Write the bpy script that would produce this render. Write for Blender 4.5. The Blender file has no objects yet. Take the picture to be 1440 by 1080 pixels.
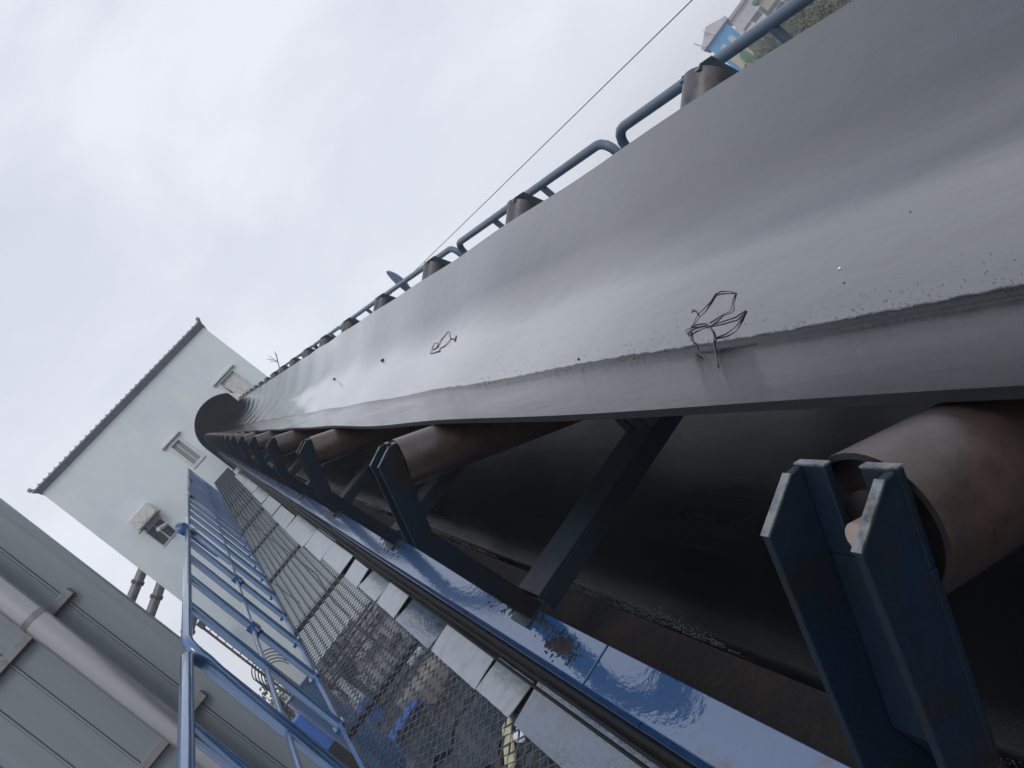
import bpy, math, random
from mathutils import Vector, Matrix
random.seed(7)
R = math.radians
# ------------------------------------------------------------------ camera, world, sun, exposure
HAZE = .0036
HC = 3.5                                  # camera height above the ground
INC = R(16.2)                             # slope of the conveyor
scene = bpy.context.scene
cam_d = bpy.data.cameras.new('Camera'); cam = bpy.data.objects.new('Camera', cam_d)
scene.collection.objects.link(cam); scene.camera = cam
cam_d.sensor_width = 36; cam_d.lens = 36*1040/1440; cam_d.clip_start = 0.02; cam_d.clip_end = 3000
ROLL, AZ = R(52.3), R(17.786)
fw = Vector((math.sin(AZ), math.cos(AZ), 0)); rt = Vector((math.cos(AZ), -math.sin(AZ), 0)); up = Vector((0, 0, 1))
cx = rt*math.cos(ROLL) - up*math.sin(ROLL); cy = rt*math.sin(ROLL) + up*math.cos(ROLL)
m = Matrix((cx, cy, -fw)).transposed().to_4x4(); m.translation = (0, 0, HC)
cam.matrix_world = m

SUN_EL, SUN_AZ = R(45), R(188)
w = bpy.data.worlds.new('World'); scene.world = w; w.use_nodes = True
nt = w.node_tree; N = nt.nodes; L = nt.links; N.clear()
def wn(t, **k):
    n = N.new(t)
    for a, b in k.items(): setattr(n, a, b)
    return n
out = wn('ShaderNodeOutputWorld'); bg = wn('ShaderNodeBackground'); bg.inputs[1].default_value = 0.109
sky = wn('ShaderNodeTexSky'); sky.sky_type = 'NISHITA'; sky.sun_disc = False
sky.sun_elevation = SUN_EL; sky.sun_rotation = SUN_AZ; sky.air_density = 1.0; sky.dust_density = 3.0
tc = wn('ShaderNodeTexCoord'); mp = wn('ShaderNodeMapping'); mp.inputs['Scale'].default_value = (1, 1, 1.9)
n1 = wn('ShaderNodeTexNoise'); n1.inputs['Scale'].default_value = 2.9; n1.inputs['Detail'].default_value = 5; n1.inputs['Roughness'].default_value = .5; n1.inputs['Distortion'].default_value = .3
cr = wn('ShaderNodeValToRGB'); cr.color_ramp.elements[0].position = .40; cr.color_ramp.elements[0].color = (5.8, 6.15, 7.2, 1)
cr.color_ramp.elements[1].position = .60; cr.color_ramp.elements[1].color = (8.6, 8.9, 9.8, 1)
sx = wn('ShaderNodeSeparateXYZ'); mr = wn('ShaderNodeMapRange'); mr.inputs[1].default_value = .9; mr.inputs[2].default_value = -.05; mr.inputs[3].default_value = 0; mr.inputs[4].default_value = 1
mx1 = wn('ShaderNodeMixRGB'); mx1.inputs[2].default_value = (9.3, 9.6, 10.3, 1)
mx2 = wn('ShaderNodeMixRGB'); mx2.inputs[0].default_value = .9
L.new(tc.outputs['Generated'], mp.inputs[0]); L.new(mp.outputs[0], n1.inputs[0]); L.new(n1.outputs[0], cr.inputs[0])
L.new(tc.outputs['Generated'], sx.inputs[0]); L.new(sx.outputs[2], mr.inputs[0]); L.new(mr.outputs[0], mx1.inputs[0])
L.new(cr.outputs[0], mx1.inputs[1]); L.new(sky.outputs[0], mx2.inputs[1]); L.new(mx1.outputs[0], mx2.inputs[2])
L.new(mx2.outputs[0], bg.inputs[0]); L.new(bg.outputs[0], out.inputs[0])
sd = bpy.data.lights.new('Sun', 'SUN'); sd.energy = 0.8; sd.angle = R(20); sd.color = (1, .96, .92)
so = bpy.data.objects.new('Sun', sd); scene.collection.objects.link(so)
sdir = Vector((math.sin(SUN_AZ)*math.cos(SUN_EL), math.cos(SUN_AZ)*math.cos(SUN_EL), math.sin(SUN_EL)))
so.rotation_euler = sdir.to_track_quat('Z', 'Y').to_euler()
vs = scene.view_settings; vs.view_transform = 'Standard'; vs.look = 'None'; vs.gamma = 1; vs.use_curve_mapping = False
vs.exposure = 0.0
scene.render.engine = 'CYCLES'
scene.cycles.max_bounces = 8; scene.cycles.volume_bounces = 0

# ------------------------------------------------------------------ materials
def mat(name, base, rough=.5, metal=0.0, spec=.5, dirt=None, dirt_scale=6, dirt_lo=.5, dirt_hi=.65, bump=0.0, bump_scale=60,
        coat=0.0, coat_rough=.03, cior=1.36, rough_var=None, rv_scale=3, second=None, coat_bump=0.0, coat_bump_scale=120, stretch=(1,1,1), coord='Object', detail=6):
    mt = bpy.data.materials.new(name); mt.use_nodes = True
    t = mt.node_tree; n = t.nodes; l = t.links
    b = n['Principled BSDF']
    b.inputs['Base Color'].default_value = (*base, 1); b.inputs['Roughness'].default_value = rough
    b.inputs['Metallic'].default_value = metal; b.inputs['Specular IOR Level'].default_value = spec
    b.inputs['Coat Weight'].default_value = coat; b.inputs['Coat Roughness'].default_value = coat_rough; b.inputs['Coat IOR'].default_value = cior
    co = n.new('ShaderNodeTexCoord'); mpn = n.new('ShaderNodeMapping'); mpn.inputs['Scale'].default_value = stretch
    oi = n.new('ShaderNodeObjectInfo'); va = n.new('ShaderNodeVectorMath'); va.operation = 'ADD'
    vsn = n.new('ShaderNodeVectorMath'); vsn.operation = 'SCALE'; vsn.inputs[0].default_value = (7.3, 3.1, 5.7)
    l.new(oi.outputs['Random'], vsn.inputs['Scale']); l.new(co.outputs[coord], va.inputs[0]); l.new(vsn.outputs[0], va.inputs[1]); l.new(va.outputs[0], mpn.inputs[0])
    def noise(s, d=detail, r=.6):
        q = n.new('ShaderNodeTexNoise'); q.inputs['Scale'].default_value = s; q.inputs['Detail'].default_value = d; q.inputs['Roughness'].default_value = r
        l.new(mpn.outputs[0], q.inputs[0]); return q
    col = None
    if second:
        q = noise(dirt_scale*.35, 4); rp = n.new('ShaderNodeValToRGB'); rp.color_ramp.elements[0].position = .35; rp.color_ramp.elements[1].position = .68
        rp.color_ramp.elements[0].color = (*base, 1); rp.color_ramp.elements[1].color = (*second, 1)
        l.new(q.outputs[0], rp.inputs[0]); col = rp.outputs[0]
    if dirt:
        q = noise(dirt_scale, 8, .65); rp = n.new('ShaderNodeMapRange'); rp.inputs[1].default_value = dirt_lo; rp.inputs[2].default_value = dirt_hi
        l.new(q.outputs[0], rp.inputs[0]); mm = n.new('ShaderNodeMixRGB'); mm.inputs[1].default_value = (*base, 1); mm.inputs[2].default_value = (*dirt, 1)
        if col: l.new(col, mm.inputs[1])
        l.new(rp.outputs[0], mm.inputs[0]); col = mm.outputs[0]
    if col: l.new(col, b.inputs['Base Color'])
    if rough_var:
        q = noise(rv_scale, 5); rp = n.new('ShaderNodeMapRange'); rp.inputs[1].default_value = .4; rp.inputs[2].default_value = .62
        rp.inputs[3].default_value = rough_var[0]; rp.inputs[4].default_value = rough_var[1]
        l.new(q.outputs[0], rp.inputs[0]); l.new(rp.outputs[0], b.inputs['Roughness'])
    if bump:
        q = noise(bump_scale, 4); bp = n.new('ShaderNodeBump'); bp.inputs['Strength'].default_value = bump; bp.inputs['Distance'].default_value = .01
        l.new(q.outputs[0], bp.inputs['Height']); l.new(bp.outputs[0], b.inputs['Normal'])
    if coat_bump:
        q = noise(coat_bump_scale, 3); bp = n.new('ShaderNodeBump'); bp.inputs['Strength'].default_value = coat_bump; bp.inputs['Distance'].default_value = .01
        l.new(q.outputs[0], bp.inputs['Height']); l.new(bp.outputs[0], b.inputs['Coat Normal'])
    return mt

BLUE = (.028, .115, .30)
M = {}
M['blue'] = mat('blue_paint', BLUE, .35, dirt=(.03, .035, .045), dirt_scale=9, dirt_lo=.52, dirt_hi=.72, bump=.12, bump_scale=40, coat=.5, coat_rough=.12)
M['blue_wet'] = mat('blue_paint_wet', (.006, .065, .19), .3, dirt=(.008, .010, .012), dirt_scale=9, dirt_lo=.60, dirt_hi=.68, bump=.15, bump_scale=90, coat=1, coat_rough=.02, coat_bump=.07, coat_bump_scale=48, cior=2.0)
M['blue_dirty_shade'] = mat('blue_paint_dirty_shade', (.0016, .014, .036), .6, spec=.3, second=(.004, .009, .014), dirt=(.010, .008, .008), dirt_scale=11, dirt_lo=.50, dirt_hi=.62, bump=.2, bump_scale=50, coat=.05, coat_rough=.3)  # dirt over a base darkened to carry the near arms' shade
M['arm_far'] = mat('hazed_arm_paint', (.030, .050, .068), .5, dirt=(.02, .028, .035), dirt_scale=9, coat=.2, coat_rough=.2)  # far arms: haze and wet sheen put into a lighter colour
M['cross'] = mat('cross_member_paint', (.011, .022, .034), .45, dirt=(.006, .006, .007), dirt_scale=3, dirt_lo=.45, dirt_hi=.7, bump=.15, bump_scale=40)
M['edge'] = mat('worn_bare_edge', (.20, .21, .225), .5, metal=.2, dirt=(.06, .065, .07), dirt_scale=70, dirt_lo=.45, dirt_hi=.65)
M['rust'] = mat('rusty_roller_steel', (.048, .038, .037), .38, metal=.2, second=(.080, .047, .034), dirt=(.028, .020, .018), dirt_scale=34, dirt_lo=.45, dirt_hi=.75, bump=.12, bump_scale=90, rough_var=(.3, .5), coat=.45, coat_rough=.35, cior=1.5)
M['roller_grey'] = mat('grey_roller_steel', (.075, .073, .082), .45, metal=.2, second=(.10, .095, .10), dirt=(.05, .042, .042), dirt_scale=20, coat=.3, coat_rough=.35)
M['cap'] = mat('roller_end_steel', (.012, .012, .013), .6, metal=.2, dirt=(.03, .022, .018), dirt_scale=20)
M['shaft'] = mat('bare_shaft_end', (.40, .34, .28), .4, dirt=(.3, .2, .13), dirt_scale=50)
M['grime'] = mat('grimy_brown_steel', (.012, .0095, .009), .7, dirt=(.008, .008, .009), dirt_scale=9, dirt_lo=.42, dirt_hi=.62, bump=.9, bump_scale=45, second=(.025, .018, .016))
M['galv'] = mat('galvanised_sheet', (.27, .32, .36), .35, metal=.2, dirt=(.2, .2, .23), dirt_scale=14, dirt_lo=.45, dirt_hi=.7, bump=.1, bump_scale=90, coat=1, coat_rough=.05, coat_bump=.10, coat_bump_scale=80, cior=1.7)
M['galv_old'] = mat('wet_blue_grey_sheet', (.045, .09, .16), .35, dirt=(.03, .045, .07), dirt_scale=12, bump=.2, bump_scale=60, coat=1, coat_rough=.05, coat_bump=.2, coat_bump_scale=50, cior=2.0)
M['mesh'] = mat('expanded_mesh_steel', (.028, .052, .09), .45, metal=.2, dirt=(.05, .06, .075), dirt_scale=25, coat=.35, coat_rough=.15)
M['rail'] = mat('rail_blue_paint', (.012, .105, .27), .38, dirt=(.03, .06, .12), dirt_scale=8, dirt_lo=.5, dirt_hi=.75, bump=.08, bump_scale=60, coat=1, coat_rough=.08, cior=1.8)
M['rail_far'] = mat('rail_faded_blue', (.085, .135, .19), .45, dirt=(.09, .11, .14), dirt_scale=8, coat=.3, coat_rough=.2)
M['rubber'] = mat('black_rubber', (.010, .011, .013), .55, spec=.25, bump=.1, bump_scale=30)
M['plaster'] = mat('pale_plaster', (.62, .69, .71), .85, second=(.69, .72, .70), dirt=(.54, .61, .66), dirt_scale=.8, dirt_lo=.45, dirt_hi=.75, bump=.05, bump_scale=20, stretch=(1, 1, .5))
M['tile'] = mat('grey_roof_tile', (.24, .25, .29), .6, dirt=(.16, .17, .19), dirt_scale=6)
M['dark'] = mat('dark_interior', (.035, .055, .075), .9)
M['frame'] = mat('window_frame_white', (.55, .56, .55), .5, dirt=(.4, .4, .4), dirt_scale=12)
M['pane'] = mat('blind_grey_glass', (.22, .24, .24), .3)
M['panedark'] = mat('dark_opening', (.03, .035, .05), .3)
M['ac'] = mat('aged_white_plastic', (.6, .59, .55), .5, dirt=(.45, .43, .38), dirt_scale=8)
M['clad'] = mat('grey_cladding_sheet', (.19, .228, .256), .45, metal=.1, dirt=(.185, .20, .21), dirt_scale=1.6, dirt_lo=.4, dirt_hi=.75, stretch=(6, 1, .25), bump=.08, bump_scale=5, second=(.16, .195, .22))
M['pipe'] = mat('galvanised_pipe', (.31, .318, .325), .34, metal=.65, dirt=(.32, .325, .335), dirt_scale=26, dirt_lo=.4, dirt_hi=.75, bump=.15, bump_scale=30)
M['duct'] = mat('grey_duct', (.2, .2, .21), .5, metal=.4, dirt=(.13, .12, .12), dirt_scale=8)
M['darksteel'] = mat('dark_steel', (.06, .06, .065), .6, dirt=(.1, .07, .05), dirt_scale=9)
M['ground'] = mat('muddy_ground', (.018, .018, .020), .7, second=(.009, .012, .018), dirt=(.05, .045, .04), dirt_scale=1.8, dirt_lo=.58, dirt_hi=.7, bump=.6, bump_scale=6, coat=.15, coat_rough=.2)
M['glint'] = mat('pale_glint_paint', (.16, .165, .17), .4, dirt=(.08, .08, .08), dirt_scale=60, coat=.6)  # pale colour standing in for glints of sky
M['wire'] = mat('dark_wire', (.02, .022, .028), .45)
M['leaf'] = mat('leaf_green', (.06, .10, .045), .6, second=(.10, .13, .05), dirt=(.03, .05, .025), dirt_scale=3)
M['leaf2'] = mat('leaf_yellow_green', (.12, .14, .05), .6, second=(.07, .11, .04), dirt=(.04, .06, .03), dirt_scale=3)
M['bark'] = mat('bark', (.07, .055, .045), .8)
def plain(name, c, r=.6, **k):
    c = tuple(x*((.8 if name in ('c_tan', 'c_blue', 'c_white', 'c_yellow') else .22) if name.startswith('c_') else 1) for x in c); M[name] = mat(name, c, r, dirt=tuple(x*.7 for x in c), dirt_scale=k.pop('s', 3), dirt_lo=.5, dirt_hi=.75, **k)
plain('town_blue', (.10, .38, .70)); plain('town_white', (.60, .58, .60)); plain('town_cream', (.55, .50, .36)); plain('town_yellow', (.6, .48, .2))
plain('town_grey', (.12, .14, .15)); plain('town_green', (.10, .24, .16)); plain('town_brown', (.17, .12, .13)); plain('town_pink', (.45, .36, .36))
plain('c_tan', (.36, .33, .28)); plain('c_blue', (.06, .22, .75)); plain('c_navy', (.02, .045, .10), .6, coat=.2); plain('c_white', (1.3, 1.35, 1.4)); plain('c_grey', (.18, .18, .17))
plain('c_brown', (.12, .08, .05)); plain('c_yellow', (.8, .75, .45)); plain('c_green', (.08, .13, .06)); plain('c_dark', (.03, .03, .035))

# belt: wet, dusty rubber
def belt_mat(name, dust, wet_rough, ior=1.7, coat=.9, band=False, grit=.05):
    mt = bpy.data.materials.new(name); mt.use_nodes = True; t = mt.node_tree; n = t.nodes; l = t.links; b = n['Principled BSDF']
    co = n.new('ShaderNodeTexCoord')
    def mapn(sc):
        q = n.new('ShaderNodeMapping'); q.inputs['Scale'].default_value = sc; l.new(co.outputs['Object'], q.inputs[0]); return q
    def noise(sc, s, d=5, r=.55, dist=0):
        q = n.new('ShaderNodeTexNoise'); q.inputs['Scale'].default_value = s; q.inputs['Detail'].default_value = d; q.inputs['Roughness'].default_value = r; q.inputs['Distortion'].default_value = dist
        l.new(mapn(sc).outputs[0], q.inputs[0]); return q
    def rng(src, a, b_, c=0, d=1):
        q = n.new('ShaderNodeMapRange'); q.inputs[1].default_value = a; q.inputs[2].default_value = b_; q.inputs[3].default_value = c; q.inputs[4].default_value = d
        l.new(src, q.inputs[0]); return q.outputs[0]
    big = noise((1, .35, 1), 2.2); streak = noise((9, .5, 9), 3); fine = noise((1, 1, 1), 300, 2)
    m1 = n.new('ShaderNodeMixRGB'); m1.inputs[1].default_value = (*[x*.72 for x in dust], 1); m1.inputs[2].default_value = (*[x*1.2 for x in dust], 1); l.new(rng(big.outputs[0], .35, .65), m1.inputs[0])
    m2 = n.new('ShaderNodeMixRGB'); m2.blend_type = 'MULTIPLY'; m2.inputs[0].default_value = .35; l.new(m1.outputs[0], m2.inputs[1])
    st = n.new('ShaderNodeValToRGB'); st.color_ramp.elements[0].position = .35; st.color_ramp.elements[0].color = (.55, .58, .62, 1); st.color_ramp.elements[1].position = .6; st.color_ramp.elements[1].color = (1, 1, 1, 1)
    l.new(streak.outputs[0], st.inputs[0]); l.new(st.outputs[0], m2.inputs[2])
    # specks of grit
    vo = n.new('ShaderNodeTexVoronoi'); vo.inputs['Scale'].default_value = 26; l.new(mapn((1, .8, 1)).outputs[0], vo.inputs[0])
    sp = rng(vo.outputs['Distance'], .035, .06, 1, 0)
    selr = n.new('ShaderNodeSeparateColor'); l.new(vo.outputs['Color'], selr.inputs[0]); sel = rng(selr.outputs[0], .86, .88)
    mu = n.new('ShaderNodeMath'); mu.operation = 'MULTIPLY'; l.new(sp, mu.inputs[0]); l.new(sel, mu.inputs[1])
    m3 = n.new('ShaderNodeMixRGB'); m3.inputs[2].default_value = (.012, .014, .02, 1); l.new(mu.outputs[0], m3.inputs[0]); l.new(m2.outputs[0], m3.inputs[1])
    # water lying on the near wing: darker, smooth film with a ragged edge at the crease
    sx_ = n.new('ShaderNodeSeparateXYZ'); l.new(co.outputs['Object'], sx_.inputs[0])
    eg = noise((1, 1, 1), 22, 4); ad = n.new('ShaderNodeMath'); ad.operation = 'MULTIPLY_ADD'; ad.inputs[1].default_value = .022; l.new(eg.outputs[0], ad.inputs[0]); l.new(sx_.outputs[0], ad.inputs[2])
    wet = rng(ad.outputs[0], .763, .769, 1, 0) if band else None
    # scrape lines along the belt
    sc = noise((42, .25, 42), 2.2, 6, .7); scr = rng(sc.outputs[0], .56, .66)
    m4 = n.new('ShaderNodeMixRGB'); m4.inputs[2].default_value = (*[x*1.9 for x in dust], 1); ms = n.new('ShaderNodeMath'); ms.operation = 'MULTIPLY'; ms.inputs[1].default_value = .9; l.new(scr, ms.inputs[0]); l.new(ms.outputs[0], m4.inputs[0]); l.new(m3.outputs[0], m4.inputs[1])
    colo = m4.outputs[0]; rgh = rng(big.outputs[0], .38, .62, wet_rough[0], wet_rough[1])
    ra = n.new('ShaderNodeMath'); ra.operation = 'MULTIPLY_ADD'; ra.inputs[1].default_value = .08; l.new(scr, ra.inputs[0]); l.new(rgh, ra.inputs[2]); rgh = ra.outputs[0]
    iorv = None
    if band:
        m5 = n.new('ShaderNodeMixRGB'); m5.inputs[2].default_value = (.0015, .003, .005, 1); l.new(wet, m5.inputs[0]); l.new(colo, m5.inputs[1]); colo = m5.outputs[0]
        m6 = n.new('ShaderNodeMix'); m6.inputs['B'].default_value = .03; l.new(wet, m6.inputs['Factor']); l.new(rgh, m6.inputs['A']); rgh = m6.outputs[0]
        m7 = n.new('ShaderNodeMix'); m7.inputs['A'].default_value = ior; m7.inputs['B'].default_value = 1.2; l.new(wet, m7.inputs['Factor']); l.new(m7.outputs[0], b.inputs['IOR'])
        m8 = n.new('ShaderNodeMix'); m8.inputs['A'].default_value = coat; m8.inputs['B'].default_value = 0; l.new(wet, m8.inputs['Factor']); l.new(m8.outputs[0], b.inputs['Coat Weight'])
    l.new(colo, b.inputs['Base Color']); l.new(rgh, b.inputs['Roughness'])
    b.inputs['Specular IOR Level'].default_value = .5
    if not band: b.inputs['IOR'].default_value = ior
    bp = n.new('ShaderNodeBump'); bp.inputs['Strength'].default_value = grit; bp.inputs['Distance'].default_value = .01; l.new(fine.outputs[0], bp.inputs['Height'])
    bp2 = n.new('ShaderNodeBump'); bp2.inputs['Strength'].default_value = .10; bp2.inputs['Distance'].default_value = .02
    rp = noise((1, .5, 1), 7, 3); l.new(rp.outputs[0], bp2.inputs['Height']); l.new(bp.outputs[0], bp2.inputs['Normal']); l.new(bp2.outputs[0], b.inputs['Normal'])
    b.inputs['Coat Weight'].default_value = coat if not band else b.inputs['Coat Weight'].default_value; b.inputs['Coat Roughness'].default_value = .02 if band else .12; b.inputs['Coat IOR'].default_value = 1.78 if band else 1.45
    l.new(bp2.outputs[0], b.inputs['Coat Normal'])
    return mt
M['belt'] = belt_mat('wet_belt_rubber', (.011, .019, .029), (.05, .13), 1.7, 1.0, True)
M['belt_ret'] = belt_mat('return_belt_rubber', (.0035, .004, .0045), (.25, .5), 1.33, .2, False, .12)

# ------------------------------------------------------------------ mesh builder
class MB:
    def __init__(s): s.v = []; s.f = []; s.sm = []; s.mi = []
    def add(s, vs_, fs, smooth=False, mi=0):
        o = len(s.v); s.v += [tuple(v) for v in vs_]
        for f in fs: s.f.append(tuple(i+o for i in f)); s.sm.append(smooth); s.mi.append(mi)
        return s
    def box(s, a, b, mi=0):
        x0, y0, z0 = [min(a[i], b[i]) for i in range(3)]; x1, y1, z1 = [max(a[i], b[i]) for i in range(3)]
        return s.add([(x0,y0,z0),(x1,y0,z0),(x1,y1,z0),(x0,y1,z0),(x0,y0,z1),(x1,y0,z1),(x1,y1,z1),(x0,y1,z1)],
                     [(0,3,2,1),(4,5,6,7),(0,1,5,4),(1,2,6,5),(2,3,7,6),(3,0,4,7)], mi=mi)
    def bar(s, a, b, w, h, upv=(0, 0, 1), mi=0):          # rectangular bar from a to b
        a = Vector(a); b = Vector(b); d = (b-a).normalized(); u = Vector(upv); x = d.cross(u).normalized(); z = x.cross(d)
        vs_ = []
        for p in (a, b):
            for sx_, sz_ in ((-1,-1),(1,-1),(1,1),(-1,1)): vs_.append(p + x*sx_*w/2 + z*sz_*h/2)
        return s.add(vs_, [(0,1,2,3),(7,6,5,4),(0,4,5,1),(1,5,6,2),(2,6,7,3),(3,7,4,0)], mi=mi)
    def prism(s, prof, a, b, mi=0):                        # 3-D polygon 'a' points to same polygon 'b'
        n_ = len(a); vs_ = list(a)+list(b); fs = [tuple(range(n_))[::-1], tuple(range(n_, 2*n_))]
        for i in range(n_): j = (i+1) % n_; fs.append((i, j, n_+j, n_+i))
        return s.add(vs_, fs, mi=mi)
    def tube(s, pts, r, n_=12, caps=True, mi=0, radii=None):
        pts = [Vector(p) for p in pts]; rings = []; prev = None
        for i, p in enumerate(pts):
            d = (pts[min(i+1, len(pts)-1)]-pts[max(i-1, 0)]).normalized()
            if prev is None:
                x = d.orthogonal().normalized()
            else:
                x = (prev - d*prev.dot(d)); x = x.normalized() if x.length > 1e-6 else d.orthogonal().normalized()
            prev = x; y = d.cross(x); rr = radii[i] if radii else r
            rings.append([p + (x*math.cos(2*math.pi*k/n_)+y*math.sin(2*math.pi*k/n_))*rr for k in range(n_)])
        vs_ = [v for rg in rings for v in rg]; fs = []
        for i in range(len(pts)-1):
            for k in range(n_): k2 = (k+1) % n_; fs.append((i*n_+k, i*n_+k2, (i+1)*n_+k2, (i+1)*n_+k))
        s.add(vs_, fs, True, mi)
        if caps: s.add(rings[0], [tuple(range(n_))[::-1]], mi=mi); s.add(rings[-1], [tuple(range(n_))], mi=mi)
        return s
    def grid(s, fn, nu, nv, smooth=True, mi=0, flip=False):
        vs_ = [fn(i/nu, j/nv) for i in range(nu+1) for j in range(nv+1)]
        fs = [(i*(nv+1)+j, (i+1)*(nv+1)+j, (i+1)*(nv+1)+j+1, i*(nv+1)+j+1) for i in range(nu) for j in range(nv)]
        if flip: fs = [f[::-1] for f in fs]
        return s.add(vs_, fs, smooth, mi)
    def build(s, name, mats, parent=None, bevel=0, solid=0):
        me = bpy.data.meshes.new(name); me.from_pydata(s.v, [], s.f)
        for q in (mats if isinstance(mats, (list, tuple)) else [mats]): me.materials.append(M[q] if isinstance(q, str) else q)
        me.polygons.foreach_set('use_smooth', s.sm); me.polygons.foreach_set('material_index', s.mi); me.update()
        o = bpy.data.objects.new(name, me); scene.collection.objects.link(o)
        if parent: o.parent = parent
        if solid: q = o.modifiers.new('thick', 'SOLIDIFY'); q.thickness = solid; q.offset = -1
        if bevel: q = o.modifiers.new('bevel', 'BEVEL'); q.width = bevel; q.segments = 2; q.limit_method = 'ANGLE'
        return o
def tag(o, label=None, cat=None, group=None, kind=None):
    for k, v in (('label', label), ('category', cat), ('group', group), ('kind', kind)):
        if v: o[k] = v
    return o
RX = Matrix.Rotation(INC, 4, 'X')
def C(x, y, z): p = RX @ Vector((x, y, z)); return Vector((p.x, p.y, p.z+HC))      # conveyor frame -> world
def empty(name, loc, label, cat, group=None, rot=(0, 0, 0)):
    o = bpy.data.objects.new(name, None); scene.collection.objects.link(o); o.location = loc; o.rotation_euler = rot; o.empty_display_size = .1
    return tag(o, label, cat, group)
def cempty(name, x, y, z, label, cat, group=None): return empty(name, C(x, y, z), label, cat, group, (INC, 0, 0))
def place(o, x, y, z): o.location = C(x, y, z); o.rotation_euler = (INC, 0, 0); return o
def copy_tree(o, parent=None):
    c = o.copy(); scene.collection.objects.link(c); c.parent = parent
    for ch in list(o.children): copy_tree(ch, c)
    return c
YEND = 24.6

# ------------------------------------------------------------------ ground
g = MB(); g.add([(-900, -900, 0), (900, -900, 0), (900, 900, 0), (-900, 900, 0)], [(0, 1, 2, 3)])
tag(g.build('ground', 'ground'), kind='structure')

# ------------------------------------------------------------------ conveyor belt
CXM = .96
def belt_profile(t):                                       # t in 0..1 across the belt, returns x,z (top face)
    hw, wx, wz = .23, .36, .222
    Lw = math.hypot(wx, wz); tot = 2*Lw+2*hw; s_ = t*tot
    pts = [(-hw-wx, wz), (-hw, 0), (hw, 0), (hw+wx, wz)]; seg = [Lw, 2*hw, Lw]
    def raw(s_):
        s_ = min(max(s_, 0), tot); a = 0
        for i, q in enumerate(seg):
            if s_ <= a+q or i == 2:
                k = (s_-a)/q; return pts[i][0]+(pts[i+1][0]-pts[i][0])*k, pts[i][1]+(pts[i+1][1]-pts[i][1])*k
            a += q
    if s_ < .02 or s_ > tot-.13: return raw(s_)
    q_ = .012 if s_ < tot*.45 else .12
    xs = [raw(s_+e*q_) for e in (-1, -.6, -.2, .2, .6, 1)]
    return sum(p[0] for p in xs)/6, sum(p[1] for p in xs)/6
IDL0, IDLS, NIDL = .40, 1.33, 18
def sag(y):
    k = (y-IDL0)/IDLS; f_ = k-math.floor(k); return -math.sin(math.pi*f_)**2
def wob(y, a=1.0, b=2.3): return math.sin(y*a*2.1+b)*.6+math.sin(y*a*4.7+b*2)*.4
belt = cempty('conveyor_belt', 0, 0, -.62, 'wide wet grey rubber belt rising in a trough to the tower', 'conveyor belt')
b = MB(); Y0, Y1 = -1.3, YEND+1.2
def carry(u, v):
    y = Y0+(Y1-Y0)*u; x, z = belt_profile(v); e = abs(v-.5)*2
    near = v < .5
    z += sag(y)*(.006 + .004*(1-e)) + wob(y, 1, 3*v)*.0010
    if e > .6: k = (e-.6)/.4; z += wob(y, .8, 1 if near else 4)*.0025*k; x += wob(y, .6, 2 if near else 5)*.003*k
    return (CXM+x, y, z)
b.grid(carry, 560, 64, flip=True); o = b.build('carrying_run', ['belt', 'rubber'], belt, solid=.010); q = o.modifiers.new('split', 'EDGE_SPLIT'); q.split_angle = R(40); o.modifiers[0].material_offset_rim = 1; o.modifiers[0].material_offset = 1
b = MB(); b.grid(lambda u, v: (.33+1.26*v, Y0+(Y1-Y0)*u, -.53+wob(Y0+(Y1-Y0)*u, .7, 2)*.004-max(0, abs(v-.5)-.44)*.25), 240, 40, flip=True); b.build('return_run', 'belt_ret', belt, solid=.012)

s = MB(); rn = random.Random(9)  # pale specks paint the sky glints along the wet return belt edge
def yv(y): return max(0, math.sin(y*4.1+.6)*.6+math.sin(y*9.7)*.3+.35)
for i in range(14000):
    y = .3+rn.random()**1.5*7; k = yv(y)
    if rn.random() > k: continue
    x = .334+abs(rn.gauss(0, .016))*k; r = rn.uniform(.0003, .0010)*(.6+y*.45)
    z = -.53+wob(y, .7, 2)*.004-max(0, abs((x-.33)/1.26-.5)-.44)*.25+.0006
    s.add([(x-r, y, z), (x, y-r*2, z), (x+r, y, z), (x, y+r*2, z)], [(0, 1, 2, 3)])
tag(s.build('painted_glints', 'glint', belt), kind='stuff')
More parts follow.
